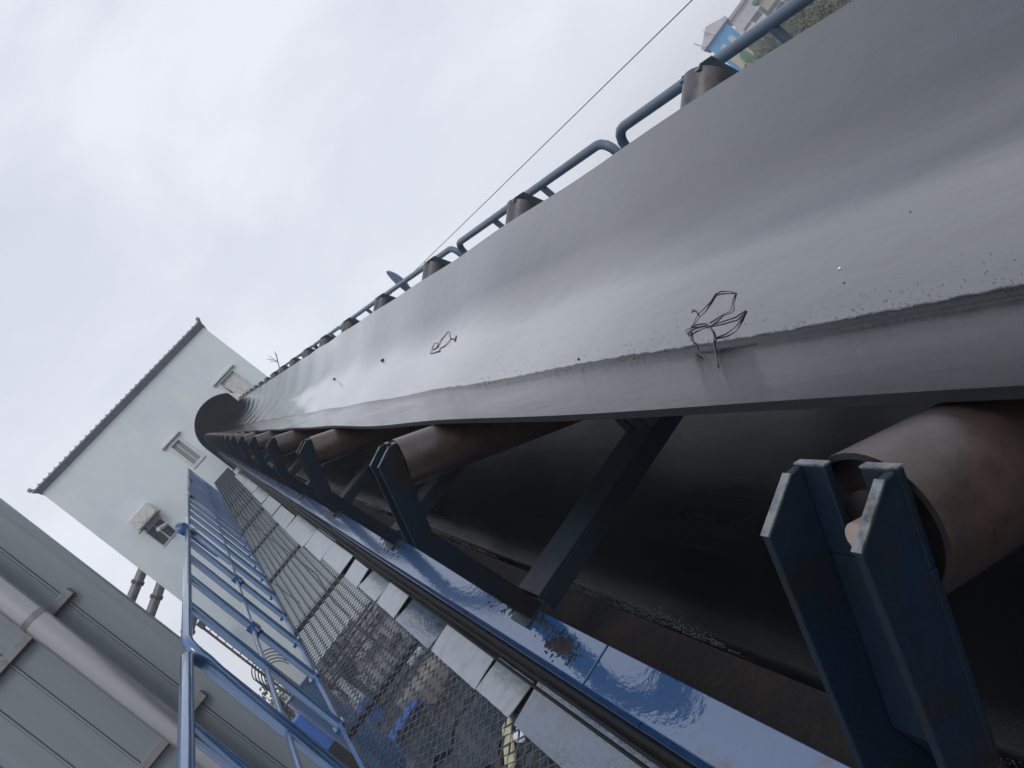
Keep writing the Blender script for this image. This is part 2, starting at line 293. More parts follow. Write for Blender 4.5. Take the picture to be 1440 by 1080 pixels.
# ------------------------------------------------------------------ troughing idlers
def make_idler():
    t = cempty('troughing_idler', CXM, IDL0, -.90, '', 'conveyor idler', 'roller sets carrying the belt')
    c = MB(); X = .76
    c.box((-X, -.06, .02), (X, .06, .03)); c.box((-X, -.06, -.03), (X, -.052, .02)); c.box((-X, .052, -.03), (X, .06, .02))
    c.build('cross_member', 'cross', t, bevel=.002)
    r = .061; wl = Vector((.853, .522))
    for s in (-1, 1):                                       # s=-1 near side
        def P(x, z, y=0): return Vector((s*(CXM-x), y, z+.90))   # x,z given for the near side in the conveyor frame
        path = [Vector((.188, -.905)), Vector((.152, -.555)), Vector((.258, -.352))]
        d2 = (path[2]-path[1]).normalized(); n2 = Vector((-d2.y, d2.x))      # outwards (-x)
        d1 = (path[1]-path[0]).normalized(); n1_ = Vector((-d1.y, d1.x))
        a = MB(); hw, th, dp = .046, .008, .055
        nm = (n1_+n2).normalized()
        # web: lower piece full width, upper piece two cheeks either side of the slot
        def q(p2, y): return P(p2.x, p2.y, y)
        k_slot = path[2]-d2*.075
        for (pa, pb, na, nb, ya, yb) in ((path[0], path[1], n1_, nm, -hw, hw), (path[1], k_slot, nm, n2, -hw, hw), (k_slot, path[2], n2, n2, -hw, -.016), (k_slot, path[2], n2, n2, .016, hw)):
            A = [q(pa, ya), q(pa, yb), q(pa-na*th, yb), q(pa-na*th, ya)]; B = [q(pb, ya), q(pb, yb), q(pb-nb*th, yb), q(pb-nb*th, ya)]
            a.prism(None, A, B)
        cut = path[2]-d2*.012+n2*.0; cut2 = path[2]-d2*.036+n2*.052
        edges = []
        for y0, y1 in ((-hw, -hw+th), (hw-th, hw)):
            poly = [path[0], path[1], path[2], path[2]-d2*.002+n2*.012, cut2, path[1]+nm*.043, path[0]+n1_*.040]
            a.prism(None, [q(p, y0) for p in poly], [q(p, y1) for p in poly])
            e0, e1 = path[2]-d2*.002+n2*.012, cut2; nn = Vector((e1-e0)).normalized(); nn = Vector((nn.y, -nn.x)); nn = nn if nn.dot(d2) > 0 else -nn
            edges.append(([q(e0, y0), q(e1, y0), q(e1+nn*.0015, y0), q(e0+nn*.0015, y0)], [q(e0, y1), q(e1, y1), q(e1+nn*.0015, y1), q(e0+nn*.0015, y1)]))
            f0 = path[2]-n2*th; f1 = path[2]+n2*.012
            yy0, yy1 = (y0, -.016) if y0 < 0 else (.016, y1)
            edges.append(([q(f0, yy0), q(path[2], yy0), q(path[2]+d2*.0015, yy0), q(f0+d2*.0015, yy0)], [q(f0, yy1), q(path[2], yy1), q(path[2]+d2*.0015, yy1), q(f0+d2*.0015, yy1)]))
        arm = a.build('end_arm', 'blue_dirty_shade' if s == -1 else 'arm_far', t, bevel=.0015)
        for A_, B_ in edges: MB().prism(None, A_, B_).build('worn_edge', 'edge', arm)
        for yy in (-.030, .030):
            wb = MB(); kk = path[1]-d1*.03+nm*.0; wb.tube([q(path[0]+d1*.02-n1_*.0, yy*1.45), q(path[0]+d1*.34, yy*1.45)], .0035, 6); wb.build('weld_seam', 'blue_dirty_shade', arm)
        for yy, tt in ((-.022, .06), (.022, .06), (.0, .20)):
            c_ = path[0]+d1*tt; bo = MB(); bo.tube([q(c_, yy), q(c_+n1_*.010, yy)], .0085, 6); bo.build('bolt', 'darksteel', arm)
        ft = MB(); ft.box(P(.125, -.905, -.05), P(.20, -.897, .05)); 
        ft.build('foot_plate', 'cross', t)
        # wing roller
        r = .061 if s == -1 else .069
        so_ = P(.73-.853*(.53 if s == -1 else .55), -.62+.522*(.53 if s == -1 else .55)) ; si = P(.73-.853*.035, -.62+.522*.035)
        off = Vector((-s*-.522, 0, -.853)) if False else Vector((s*.522, 0, -.853))
        off = off*(r+.011); A = so_+off; B = si+off; ax = (A-B).normalized()
        w_ = MB(); w_.tube([B, A], r, 40, caps=False)
        x_ = ax.orthogonal().normalized(); y_ = ax.cross(x_)
        def ring(c_, rr, n_=40): return [c_+(x_*math.cos(2*math.pi*k/n_)+y_*math.sin(2*math.pi*k/n_))*rr for k in range(n_)]
        for c_, inw in ((A, -ax), (B, ax)):
            v1, v2, v3 = ring(c_, r), ring(c_, r-.005), ring(c_+inw*.018, r-.007)
            w_.add(v1+v2, [(k, (k+1) % 40, 40+(k+1) % 40, 40+k) for k in range(40)], mi=1)
            w_.add(v2+v3, [(k, (k+1) % 40, 40+(k+1) % 40, 40+k) for k in range(40)], True, 1)
            w_.add(v3, [tuple(range(40))], mi=1)
            w_.tube([c_+inw*.018, c_+inw*.006], .030, 24, mi=1)
        ro = w_.build('wing_roller', ['rust' if s == -1 else 'roller_grey', 'cap'], t)
        sh = MB(); sh.tube([B-ax*.03, A+ax*.014], .0125, 16); sh.build('shaft', 'shaft', ro)
        # inner bracket
        ib = MB(); xb = .725
        for yy in (-.04, .04):
            ib.prism(None, [P(xb, -.872, yy-.025), P(xb, -.872, yy+.025), P(xb+.0, -.70, yy*.5+.02), P(xb, -.70, yy*.5-.02)], [P(xb+.008, -.872, yy-.025), P(xb+.008, -.872, yy+.025), P(xb+.008, -.70, yy*.5+.02), P(xb+.008, -.70, yy*.5-.02)])
        ib.prism(None, [P(xb, -.70, -.045), P(xb, -.70, .045), P(xb, -.66, .03), P(xb, -.66, -.03)], [P(xb+.008, -.70, -.045), P(xb+.008, -.70, .045), P(xb+.008, -.66, .03), P(xb+.008, -.66, -.03)])
        ib.build('inner_bracket', 'cross', t)
    r = .061; c = MB(); zc = .90-.62-.012-r; c.tube([(-.215, 0, zc), (.215, 0, zc)], r, 40); o = c.build('centre_roller', 'rust', t)
    sh = MB(); sh.tube([(-.235, 0, zc), (.235, 0, zc)], .0125, 12); sh.build('shaft', 'shaft', o)
    return t
ORD = ['nearest', 'second', 'third', 'fourth', 'fifth', 'sixth', 'seventh', 'eighth', 'ninth', 'tenth', 'eleventh', 'twelfth', 'thirteenth', 'fourteenth', 'fifteenth', 'sixteenth', 'seventeenth', 'eighteenth']
idl = make_idler()
for k in range(NIDL):
    o = idl if k == 0 else copy_tree(idl)
    o.location = C(CXM, IDL0+IDLS*k, -.90)
    if k == 0: o['label'] = 'largest and closest roller set, rusty roller held by a slotted blue arm'
    elif k == 1: o['label'] = 'second closest roller set, its dark cross member showing below the belt edge'
    else: o['label'] = '%s roller set up the belt, counting from the closest' % ORD[k]

# ------------------------------------------------------------------ conveyor steel frame
fr = cempty('conveyor_truss', 0, 0, -.905, 'long blue steel channel frame carrying the rollers under the belt', 'steel frame')
seg = [-1.4, 1.36, 4.6, 7.2, 9.8, 12.4, 15.0, 17.6, 20.2, YEND]
for side in (0, 1):
    def X(x): return x if side == 0 else 2*CXM-x
    for a_, b_ in zip(seg, seg[1:]):
        s = MB(); a2, b2 = a_+.003, b_-.003
        s.box((X(.083), a2, -.008), (X(.178), b2, 0)); s.box((X(.170), a2, -.168), (X(.178), b2, -.008)); s.box((X(.083), a2, -.176), (X(.178), b2, -.168))
        s.build('side_channel', 'blue_wet' if side == 0 else 'blue', fr, bevel=.002)
    s = MB(); s.box((X(.205), -1.4, -.262), (X(.329), YEND, -.256)); s.box((X(.205), -1.4, -.256), (X(.211), YEND, -.18)); s.build('guard_angle', 'grime', fr)
    s = MB(); s.bar((X(.14), -1.4, -1.0), (X(.14), YEND, -1.0), .09, .09); s.build('bottom_chord', 'blue', fr)
    for k, y in enumerate([0.95+2.6*i for i in range(10)]):
        s = MB(); s.bar((X(.15), y, -.176), (X(.15), y, -.955), .06, .06, (0, 1, 0)); s.build('upright', 'blue', fr)
for y in [0.95+2.6*i for i in range(10)]:
    s = MB(); s.bar((.185, y, -1.0), (1.735, y, -1.0), .06, .06); s.build('cross_tie', 'blue', fr)
for i, y in enumerate((4.0, 11.0, 18.0)):
    lg = empty('support_leg', (CXM, C(0, y, -1.9).y, 0), ['nearest', 'middle', 'farthest'][i]+' blue steel trestle under the sloping conveyor', 'trestle', 'trestles under the conveyor')
    zt = C(0, y, -1.95).z
    for x in (-.8, .8):
        s = MB(); s.bar((x*1.3, 0, 0), (x, 0, zt), .14, .14, (0, 1, 0)); s.build('leg', 'blue', lg)
    s = MB(); s.bar((-.9, 0, zt*.55), (.9, 0, zt*.55), .08, .08); s.build('brace', 'blue', lg)

s = MB(); rn = random.Random(5)
for i in range(3400):
    a = rn.random()*6.283; d_ = abs(rn.gauss(0, .5)); x = .128+math.cos(a)*d_*.030; y = 1.52+math.sin(a)*d_*.09; r = rn.uniform(.001, .006)
    if i > 420: x = .160-abs(rn.gauss(0, .5))*.040*math.cos(a)**2; y = IDL0+IDLS*(i % 9)+.02+rn.gauss(0, .10); r *= .8+.15*(i % 9)
    if not .088 < x < .176: continue
    s.add([(x-r, y, .0005), (x, y-r, .0005), (x+r, y, .0005), (x, y+r, .0005), (x, y, r*.7)], [(0, 1, 4), (1, 2, 4), (2, 3, 4), (3, 0, 4)])
tag(s.build('mud_crumbs', 'grime', fr), kind='stuff')
# hoses in the gap beside the frame
def hose(x, z, r, label, amp):
    pts = [(x+wob(y, .35, x*40)*amp, y, z+wob(y, .5, z*9)*amp-(y-2)*0) for y in [-.6+.25*i for i in range(100)]]
    s = MB(); s.tube(pts, r, 10); o = s.build('cable', 'rubber'); place(o, 0, 0, 0); tag(o, label, 'cable', 'black cables beside the frame')
hose(.070, -1.02, .009, 'thickest black cable running up along the blue channel', .004)
hose(.030, -1.12, .005, 'thinnest black cable beside the floor plates', .006)
hose(.052, -1.10, .007, 'medium black cable lying lowest in the gap beside the blue channel', .008)

# ------------------------------------------------------------------ walkway
wk = cempty('walkway', 0, 0, -1.50, 'narrow sloping walkway of blue-grey expanded metal beside the belt', 'walkway')
def mesh_panel(y0, y1):
    s = MB(); x0, x1 = -.64, -.075; ly, lx = .058, .0565; ny = int((y1-y0)/ly); nx = int(round((x1-x0)/lx)); w_, h_ = .0064, .003
    for j in range(ny):
        for i in range(nx):
            ya = y0+j*ly; xa = x0+i*lx
            for (p, q_) in (((xa, ya), (xa+lx/2, ya+ly/2)), ((xa+lx, ya), (xa+lx/2, ya+ly/2)), ((xa, ya+ly), (xa+lx/2, ya+ly/2)), ((xa+lx, ya+ly), (xa+lx/2, ya+ly/2))):
                dx, dy = q_[0]-p[0], q_[1]-p[1]; l_ = math.hypot(dx, dy); nx_, ny_ = -dy/l_*w_/2, dx/l_*w_/2
                s.add([(p[0]-nx_, p[1]-ny_, -h_), (q_[0]-nx_, q_[1]-ny_, -.002), (q_[0]+nx_, q_[1]+ny_, 0), (p[0]+nx_, p[1]+ny_, -.003),
                       (p[0]-nx_, p[1]-ny_, -h_-.003), (q_[0]-nx_, q_[1]-ny_, -.005)], [(0, 1, 2, 3), (0, 4, 5, 1)])
    return s
P0, PL = -.3, 2.0
pan = mesh_panel(0, PL+.12).build('mesh_panel', 'mesh', wk); pan.location = (0, P0, 0)
for k in range(1, 12):
    o = pan.copy(); scene.collection.objects.link(o); o.parent = wk; o.location = (0, P0+PL*k, .006*(k % 2)+.004)
s = MB(); s.box((-.665, -.4, -.05), (-.645, YEND-.6, .012)); s.build('edge_angle', 'blue', wk)
s = MB(); s.box((-.085, -.4, -.06), (-.077, YEND-.6, -.008)); s.build('edge_bar', 'darksteel', wk)
for k in range(12):
    s = MB(); y = -.25+k*2.0; s.bar((-.65, y, -.03), (.12, y, -.03), .03, .03); s.build('bearer', 'darksteel', wk)
kp = [(.2, 1.05, .085, -.105, 0, 'galv_old'), (1.06, 2.42, .07, -.104, 3, 'galv_old'), (2.46, 2.78, .05, -.098, -2, 'galv'), (2.80, 3.38, .045, -.102, 2, 'galv'),
      (3.39, 3.98, .04, -.106, -4, 'galv_old'), (4.05, 4.46, .035, -.106, 2, 'galv'), (4.47, 4.93, .03, -.106, -3, 'galv'), (5.0, 5.42, .02, -.12, 4, 'galv'),
      (5.55, 6.3, .035, -.13, 2, 'galv'), (6.31, 7.2, .045, -.16, 1, 'galv'), (7.22, 8.6, .03, -.18, -2, 'galv'), (8.65, 10.0, .0, -.18, 2, 'galv'), (10.1, 11.6, .01, -.17, 1, 'galv'), (11.7, 13.5, .02, -.15, -2, 'galv'), (13.6, 16, .02, -.14, 1, 'galv'), (16.1, 19, .03, -.13, 0, 'galv')]
for (ya, yb, xi, xo, tl, mt_) in kp:
    s = MB(); dz = math.tan(R(tl))*.1
    n_ = 8
    s.grid(lambda u, v: (xo+(xi-xo)*v+random.uniform(-.001, .001), ya+(yb-ya)*u, .045+dz*(v-.5)*2+random.uniform(-.0006, .0006)), n_, 3, smooth=False, flip=True)
    s.build('floor_plate', mt_, wk, solid=.004)
s = MB(); s.box((-.072, .3, .0), (.16, 18.8, .02)); s.build('plate_backing', 'grime', wk)

# hand rails --------------------------------------------------------------
def rail_section(x, y0, y1, nposts, label, matn, group, side, rad=.024, lean=-.35, height=.93, knobs=()):
    t = cempty('handrail', x, y0, -1.5, label, 'handrail', group); Ly = y1-y0; H = height; cr_ = .10
    def arc(yc, s_):      # rounded corner
        return [(0, yc+s_*(cr_*math.sin(a)), H-cr_+cr_*math.cos(a)) for a in (0, .4, .8, 1.2, 1.57)]
    p = [(0, Ly*.5, H)] ; left = arc(cr_, -1)
    pts = [(0, lean, 0), (0, lean*.15, H-cr_*1.6)]+left[::-1]+[(0, Ly*.33, H), (0, Ly*.66, H)]
    right = arc(Ly-cr_, 1); pts += right+[(0, Ly+lean*.15, H-cr_*1.6), (0, Ly+lean, 0)]
    s = MB(); s.tube(pts, rad, 14); s.build('top_rail', matn, t)
    s = MB(); mz = H*.48; s.tube([(0, lean*.5, mz), (0, Ly+lean*.5, mz)], .013, 8); s.build('mid_rail', matn, t)
    for i in range(1, nposts):
        y = Ly*i/nposts; s = MB(); s.tube([(0, y+lean, -.01), (0, y, H-.01)], .0235, 12); q_ = s.build('post', matn, t)
        if i in knobs:
            s = MB(); s.box((-.03, y+lean*.5-.035, mz-.04), (.03, y+lean*.5+.035, mz+.03)); s.tube([(0, y+lean*.5-.05, mz-.05), (0, y+lean*.5-.02, mz-.02)], .03, 8); s.build('clamp', matn, q_)
    for i in range(0, nposts+1):
        y = Ly*i/nposts+lean; s = MB(); s.box((-.035, y-.035, -.02), (.035, y+.035, .004)); s.build('base_plate', matn, t)
    return t
gN = 'blue handrail sections along the mesh walkway'
rail_section(-.665, -.85, 3.31, 5, 'closest blue handrail section running out of the bottom edge', 'rail', gN, 0)
rail_section(-.665, 3.40, 7.50, 5, 'blue handrail section with clamped posts in front of the tower foot', 'rail', gN, 0, knobs=(2, 4))
rail_section(-.665, 7.58, 11.7, 5, 'blue handrail section just beyond the one with clamped posts', 'rail', gN, 0)
rail_section(-.665, 11.8, 15.9, 5, 'blue handrail section next to last before the tower', 'rail', gN, 0)
rail_section(-.665, 16.0, 20.1, 5, 'last blue handrail section before the tower wall', 'rail', gN, 0)
gF = 'blue handrail sections beyond the belt'
ys = [-.2, 3.43, 6.02, 8.65, 11.3, 13.95, 16.6, 19.25, 21.9]
fl = ['closest faded blue handrail piece beyond the belt, cut by the top edge', 'second faded blue handrail piece beyond the belt with its rounded end by the sky', 'third faded handrail piece beyond the belt, up to the dark blue disc', 'fourth handrail piece beyond the belt, past the dark blue disc',
      'fifth handrail piece beyond the belt', 'sixth handrail piece beyond the belt, small against the sky', 'seventh handrail piece beyond the belt near the tower corner', 'last handrail piece beyond the belt by the tower wall']
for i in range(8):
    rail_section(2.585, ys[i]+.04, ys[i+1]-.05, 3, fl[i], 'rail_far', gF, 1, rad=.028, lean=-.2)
# far walkway
fw_ = cempty('far_walkway', 0, 0, -1.5, 'walkway floor on the far side of the belt, hidden below it', 'walkway')
s = MB(); s.box((1.95, -.4, -.01), (2.6, YEND-.6, 0)); s.build('floor_plate', 'galv_old', fw_)
s = MB(); s.box((2.6, -.4, -.05), (2.62, YEND-.6, .01)); s.build('edge_angle', 'blue', fw_)

# discs on the rails
def disc(x, y, z, r, label, rz, ry):
    o = bpy.data.objects.new('warning_disc', None)
    t = cempty('metal_disc', x, y, z, label, 'metal disc')
    s = MB(); s.tube([(0, 0, 0), (0, 0, .02), (0, 0, .05)], r, 28, radii=[r, r*.96, r*.55]); d = s.build('disc_shade', 'blue', t); d.rotation_euler = (0, R(90), rz); d.location = (0, 0, r*.8)
    s = MB(); s.tube([(0, 0, -.35), (0, 0, r*.7)], .02, 10); s.build('stem', 'blue', t)
    bpy.data.objects.remove(o)
disc(2.66, 8.05, -.72, .19, 'dark blue rounded disc sticking up behind the far handrail', R(-8), 0)
disc(-.70, 7.55, -.60, .075, 'small grey-blue disc on the near handrail in front of the tower', R(-30), 0)

# ------------------------------------------------------------------ tower
D = 24.0; TW0, TW1, TB, TT = -3.82, 2.86, -.5, 8.98
tw = empty('transfer_tower', (CXM, D, 0), 'tall pale plastered tower with grey tiled eave and a dark arch swallowing the belt', 'tower')
def W(x, y, z): return (x-CXM, y, z+HC)
import bmesh
bm = bmesh.new()
def loop(pts):
    vs_ = [bm.verts.new(W(p[0], 0, p[1])) for p in pts]; return [bm.edges.new((vs_[i], vs_[(i+1) % len(vs_)])) for i in range(len(vs_))]
es = loop([(TW0, TB), (TW1, TB), (TW1, TT), (TW0, TT)])
hole = [(-.03, 5.2), (1.95, 5.2)]+[(CXM+.99*math.cos(a), 6.28+.99*math.sin(a)) for a in [math.pi*i/24 for i in range(25)]]
es += loop(hole)
wins = [(-.61, 6.20, -.31, 7.07), (1.76, 6.42, 2.33, 7.30), (-2.93, 5.25, -2.40, 5.88)]
for (x0, z0, x1, z1) in wins: es += loop([(x0, z0), (x1, z0), (x1, z1), (x0, z1)])
bmesh.ops.triangle_fill(bm, use_beauty=True, use_dissolve=False, edges=es)
bm.normal_update()
if sum(f.normal.y for f in bm.faces) > 0: bmesh.ops.reverse_faces(bm, faces=bm.faces)
me = bpy.data.meshes.new('front_wall'); bm.to_mesh(me); bm.free(); me.materials.append(M['plaster'])
o = bpy.data.objects.new('front_wall', me); scene.collection.objects.link(o); o.parent = tw; q = o.modifiers.new('t', 'SOLIDIFY'); q.thickness = .07; q.offset = -1
s = MB(); s.box(W(TW0, .245, TB), W(TW0+.24, 6, TT)); s.box(W(TW1-.24, .245, TB), W(TW1, 6, TT)); s.box(W(TW0+.245, 5.76, TB), W(TW1-.245, 6, TT)); s.build('side_walls', 'plaster', tw)
s = MB(); s.box(W(TW0+.25, .25, TB), W(TW1-.25, 5.75, TB+.25)); s.build('underside', 'darksteel', tw)
s = MB()   # room box behind the openings
s.box(W(TW0+.26, 2.4, TB+.3), W(TW1-.26, 2.5, TT)); s.build('inner_partition', 'dark', tw)
# eave: concave cornice, slab, tiles
s = MB(); ox = .02
A = [W(TW0, -.0, TT-.04), W(TW0-.12, -.22, TT+.08), W(TW0-.12, -.22, TT+.12), W(TW0-.05, 0, TT+.18)]
B = [W(TW1, -.0, TT-.04), W(TW1+.08, -.22, TT+.10), W(TW1+.08, -.22, TT+.14), W(TW1+.05, 0, TT+.20)]
s.prism(None, A, B); s.build('eave', 'tile', tw)
s = MB(); s.box(W(TW0-.06, .02, TT+.002), W(TW1+.06, 6.1, TT+.17)); roof = s.build('roof', 'tile', tw)
s = MB(); nT = 34
for i in range(nT):
    x = TW0-.14+(TW1-TW0+.2)*(i+.5)/nT; s.tube([W(x, -.235, TT+.14), W(x, 1.2, TT+.22)], .026, 8)
s.build('tile_ridges', 'tile', roof)
s = MB()
for x in (TW0-.10, TW1+.06): s.tube([W(x, -.22, TT+.15), W(x, -.22, TT+.24)], .06, 8)
s.build('corner_tiles', 'tile', roof)
for x in (TW0+.2, TW1-.2):
    for y in (.3, 5.6):
        s = MB(); s.bar((x-CXM, y, 0), (x-CXM, y, HC+TB), .3, .3, (0, 1, 0)); s.build('leg', 'plaster', tw)
def window(x0, z0, x1, z1, pane, fr_w=.07, sill=True, lintel=True, inset=.06):
    t = MB()
    t.box(W(x0-fr_w, -.035, z0-fr_w), W(x0, -.003, z1+fr_w)); t.box(W(x1, -.035, z0-fr_w), W(x1+fr_w, -.003, z1+fr_w))
    t.box(W(x0, -.035, z1), W(x1, -.003, z1+fr_w)); t.box(W(x0, -.035, z0-fr_w), W(x1, -.003, z0))
    o = t.build('window', 'frame', tw)
    mu = MB(); xm = (x0+x1)/2; mu.box(W(xm-.015, inset-.03, z0), W(xm+.015, inset-.003, z1)); mu.build('mullion', 'frame', o)
    p = MB(); p.box(W(x0-.002, inset, z0-.002), W(x1+.002, inset+.02, z1+.002)); p.build('pane', pane, o)
    if lintel:
        t = MB(); t.box(W(x0-fr_w-.12, -.12, z1+fr_w+.02), W(x1+fr_w+.10, -.003, z1+fr_w+.07)); t.box(W(x0-fr_w-.07, -.07, z1+fr_w+.0), W(x1+fr_w+.06, -.04, z1+fr_w+.018)); t.build('lintel', 'frame', o)
    return o
window(*wins[0], 'pane', .10); window(*wins[1], 'frame', .06); window(*wins[2], 'panedark', .035, lintel=False)
s = MB(); s.tube([W(-2.62, -.5, 5.58), W(-2.45, -.1, 5.6), W(-2.38, .1, 5.6)], .06, 14); s.build('vent_pipe', 'ac', tw)
# rust stain lines: thin conduits on the wall
s = MB(); s.tube([W(-.95, -.02, 5.9), W(-.95, -.02, 1.2), W(-1.3, -.02, .2), W(-1.3, -.02, -.4)], .012, 6); s.build('conduit', 'darksteel', tw)
s = MB(); s.tube([W(-2.2, -.02, 5.2), W(-1.9, -.02, 4.6), W(-1.9, -.02, 1.0)], .010, 6); s.build('wall_cable', 'wire', tw)
# air conditioner
ac = empty('air_conditioner', (-2.55, D, HC+5.98), 'weathered white air conditioner box above the dark square window on the tower', 'air conditioner')
s = MB(); s.box((-.42, -.42, 0), (.30, -.06, .46)); s.build('casing', 'ac', ac, bevel=.05)
s = MB(); s.tube([(-.1, -.425, .23), (-.1, -.435, .23)], .17, 20); s.build('fan_grille', 'frame', ac)
s = MB(); s.bar((-.5, -.3, -.03), (.36, -.3, -.03), .04, .03); s.bar((-.3, -.45, -.045), (-.3, -.002, -.045), .03, .03); s.bar((.2, -.45, -.045), (.2, -.002, -.045), .03, .03); s.bar((-.3, -.4, -.05), (-.3, -.005, -.5), .025, .025); s.build('bracket', 'darksteel', ac)

# ducts to the left of the tower
def duct(x0, z0, x1, z1, y, r, label, nfl=3):
    t = empty('duct', (x0, y, HC+z0), label, 'duct', 'flanged grey ducts left of the tower'); dx, dz = x1-x0, z1-z0
    s = MB(); s.tube([(0, 0, 0), (dx, 0, dz)], r, 20); s.build('duct_pipe', 'duct', t)
    v = Vector((dx, 0, dz)).normalized()
    for k in range(nfl):
        c_ = Vector((dx, 0, dz))*(.12+.16*k); s = MB(); s.tube([c_, c_+v*.035], r*1.28, 20)
        for a in range(10):
            off = (v.orthogonal().normalized()*math.cos(a*.628)+v.cross(v.orthogonal().normalized())*math.sin(a*.628))*r*1.17; s.tube([c_+off-v*.04, c_+off+v*.075], .018, 5)
        s.build('flange', 'darksteel', t)
yd = D+1.2; k_ = (D+1.2)/20
duct(-3.0*k_, 4.42*k_, -6.6*k_, 3.05*k_, yd, .15, 'upper grey flanged duct between the cladding and the tower')
duct(-3.0*k_, 3.86*k_, -6.6*k_, 2.35*k_, yd, .15, 'second grey flanged duct, just under the upper one')
duct(-3.2*k_, 2.75*k_, -6.6*k_, 1.1*k_, yd, .17, 'lowest brownish duct, seen behind the blue handrail corner')
# lattice mast under the tower corner
ms = empty('cable_ladder', (-3.72, D-1.0, 0), 'upright rusty cable ladder below the tower corner, against the sky', 'cable ladder')
H_ = 2.65+HC
for x in (-.14, .17):
    s = MB(); s.bar((x, 0, 0), (x, 0, H_), .06, .05, (0, 1, 0)); s.build('side_rail', 'darksteel', ms)
s = MB()
for i in range(22): MB().bar((-.14, 0, .3+i*.27), (.17, 0, .3+i*.27), .03, .03).build('rung', 'darksteel', ms)
s = MB(); s.box((-.17, -.12, H_), (.18, .12, H_+.22)); s.build('junction_box', 'darksteel', ms)
cb = MB()
for j in range(5):
    cb.tube([(-3.6+.5*math.cos(a)*(1-.06*j), D-1.1-.03*j, HC+.55-.1*j+.42*math.sin(a)) for a in [math.pi*.9*i/14 for i in range(15)]]+[(-4.1-.05*j, D-1.1, HC-.8)], .016, 6)
tag(cb.build('cable_loops', 'wire'), 'bundle of dark looped cables beside the cable ladder', 'cables')
# pipe rack below the tower
pr = empty('pipe_rack', (-3.2, D-.6, 0), 'rusty rack of stacked pipes under the tower floor', 'pipe rack')
for j in range(5):
    s = MB(); s.tube([(-.9+.0*j, 0, HC-.72-.13*j), (2.6, .2, HC-.66-.13*j)], .045, 8); s.build('pipe', ['darksteel', 'c_brown', 'duct'][j % 3], pr)
for x in (-.7, 1.8):
    s = MB(); s.bar((x, .1, 0), (x, .1, HC-.5), .09, .09, (0, 1, 0)); s.build('leg', 'darksteel', pr)
# blue column and tank
bc = empty('blue_column', (-2.98, 19.0, 0), 'thick blue steel column standing below the tower beyond the handrail', 'column')
s = MB(); s.tube([(0, 0, 0), (0, 0, HC-.42)], .38, 28); s.build('shaft', 'rail', bc); s = MB(); s.box((-.42, -.42, HC-.42), (.42, .42, HC-.38)); s.build('cap_plate', 'blue', bc)
bt = empty('blue_shed', (-4.0, 21.5, 0), 'bright blue sheet metal box on the ground beyond the handrail', 'metal box')
s = MB(); s.box((-.30, -.5, HC-2.0), (.22, .8, HC-.86)); s.build('body', 'c_blue', bt, bevel=.03); s = MB(); s.box((-.5, -.6, 0), (.4, .9, HC-2.01)); s.build('base', 'c_brown', bt)

# ------------------------------------------------------------------ grey clad building on the left
GY = 8.6; gx = -math.tan(R(11.05))*GY
gb = empty('clad_wall', (gx-4, GY, 0), 'tall grey sheet-clad wall filling the bottom left corner', 'wall')
s = MB(); x = gx; ribs = [.0]
hgt = 13.5
s.box((4-8.5, .02, 0), (4, .12, hgt)); s.build('wall', 'clad', gb)
s = MB(); xx = 4
wds = [.33, .36, .38, .37, .36, .38, .36, .37]*3
for wd in wds[:22]:
    s.prism(None, [(xx-.012, .018, 0), (xx-wd+.012, .018, 0), (xx-wd+.016, -.012, 0), (xx-.016, -.012, 0)], [(xx-.012, .018, hgt), (xx-wd+.012, .018, hgt), (xx-wd+.016, -.012, hgt), (xx-.016, -.012, hgt)])
    xx -= wd
s.build('cladding', 'clad', gb, bevel=.004)
s = MB(); xx = 4
for wd in wds[:8]:
    s.box((xx-wd-.010, -.022, 0), (xx-wd+.010, -.0125, hgt)); xx -= wd
s.build('standing_seams', 'clad', gb)
s = MB(); s.box((3.955, -.03, 0), (4.02, .10, hgt+.02)); s.build('corner_trim', 'clad', gb)
for zz in (HC+2.27, HC+.56, HC-1.2, HC+4.0):
    s = MB(); s.box((-4, -.11, zz-.045), (3.78, -.015, zz+.045)); s.build('girt', 'duct', gb, bevel=.004)
px = -math.tan(R(15.15))*(GY-.35)
pp = empty('downpipe', (px, GY-.33, 0), 'thick mottled galvanised pipe standing in front of the grey cladding', 'pipe')
s = MB(); s.tube([(0, 0, .1), (0, 0, 13.2)], .128, 36); s.build('pipe_body', 'pipe', pp)
for zz in (HC+2.27, HC-1.2):
    s = MB(); s.tube([(0, 0, zz-.03), (0, 0, zz+.03)], .133, 36); s.box((-.03, .12, zz-.03), (.03, .30, zz+.03)); s.build('clamp', 'duct', pp)

# ------------------------------------------------------------------ overhead wire and twig antenna
s = MB(); a_, b_ = Vector((5.6, 5.05, HC+.93)), Vector((3.2, 20.0, HC+4.4))
rays = {}
def ray(px_, py_):
    dx, dy = (px_-720)/1040, -(py_-540)/1040; return (cx*dx+cy*dy+fw)
A_ = ray(1000, -26)*6.0; B_ = ray(640, 326)*11.0; Cc = ray(545, 418)*15.0
pts = []
for i in range(41):
    u = i/40; p = A_*(1-u)+B_*u; p = p+Vector((0, 0, -.0)); pts.append(p+Vector((0, 0, HC)))
for i in range(1, 11): u = i/10; pts.append(B_*(1-u)+Cc*u+Vector((0, 0, HC)))
s.tube(pts, .005, 6); tag(s.build('overhead_wire', 'wire'), 'single thin dark wire crossing the sky above the far handrail', 'wire')
s = MB(); base = ray(393, 518)*15.5+Vector((0, 0, HC)); tip = ray(388, 497)*15.5+Vector((0, 0, HC))
s.tube([base-Vector((0, 0, .5)), base, tip], .010, 5)
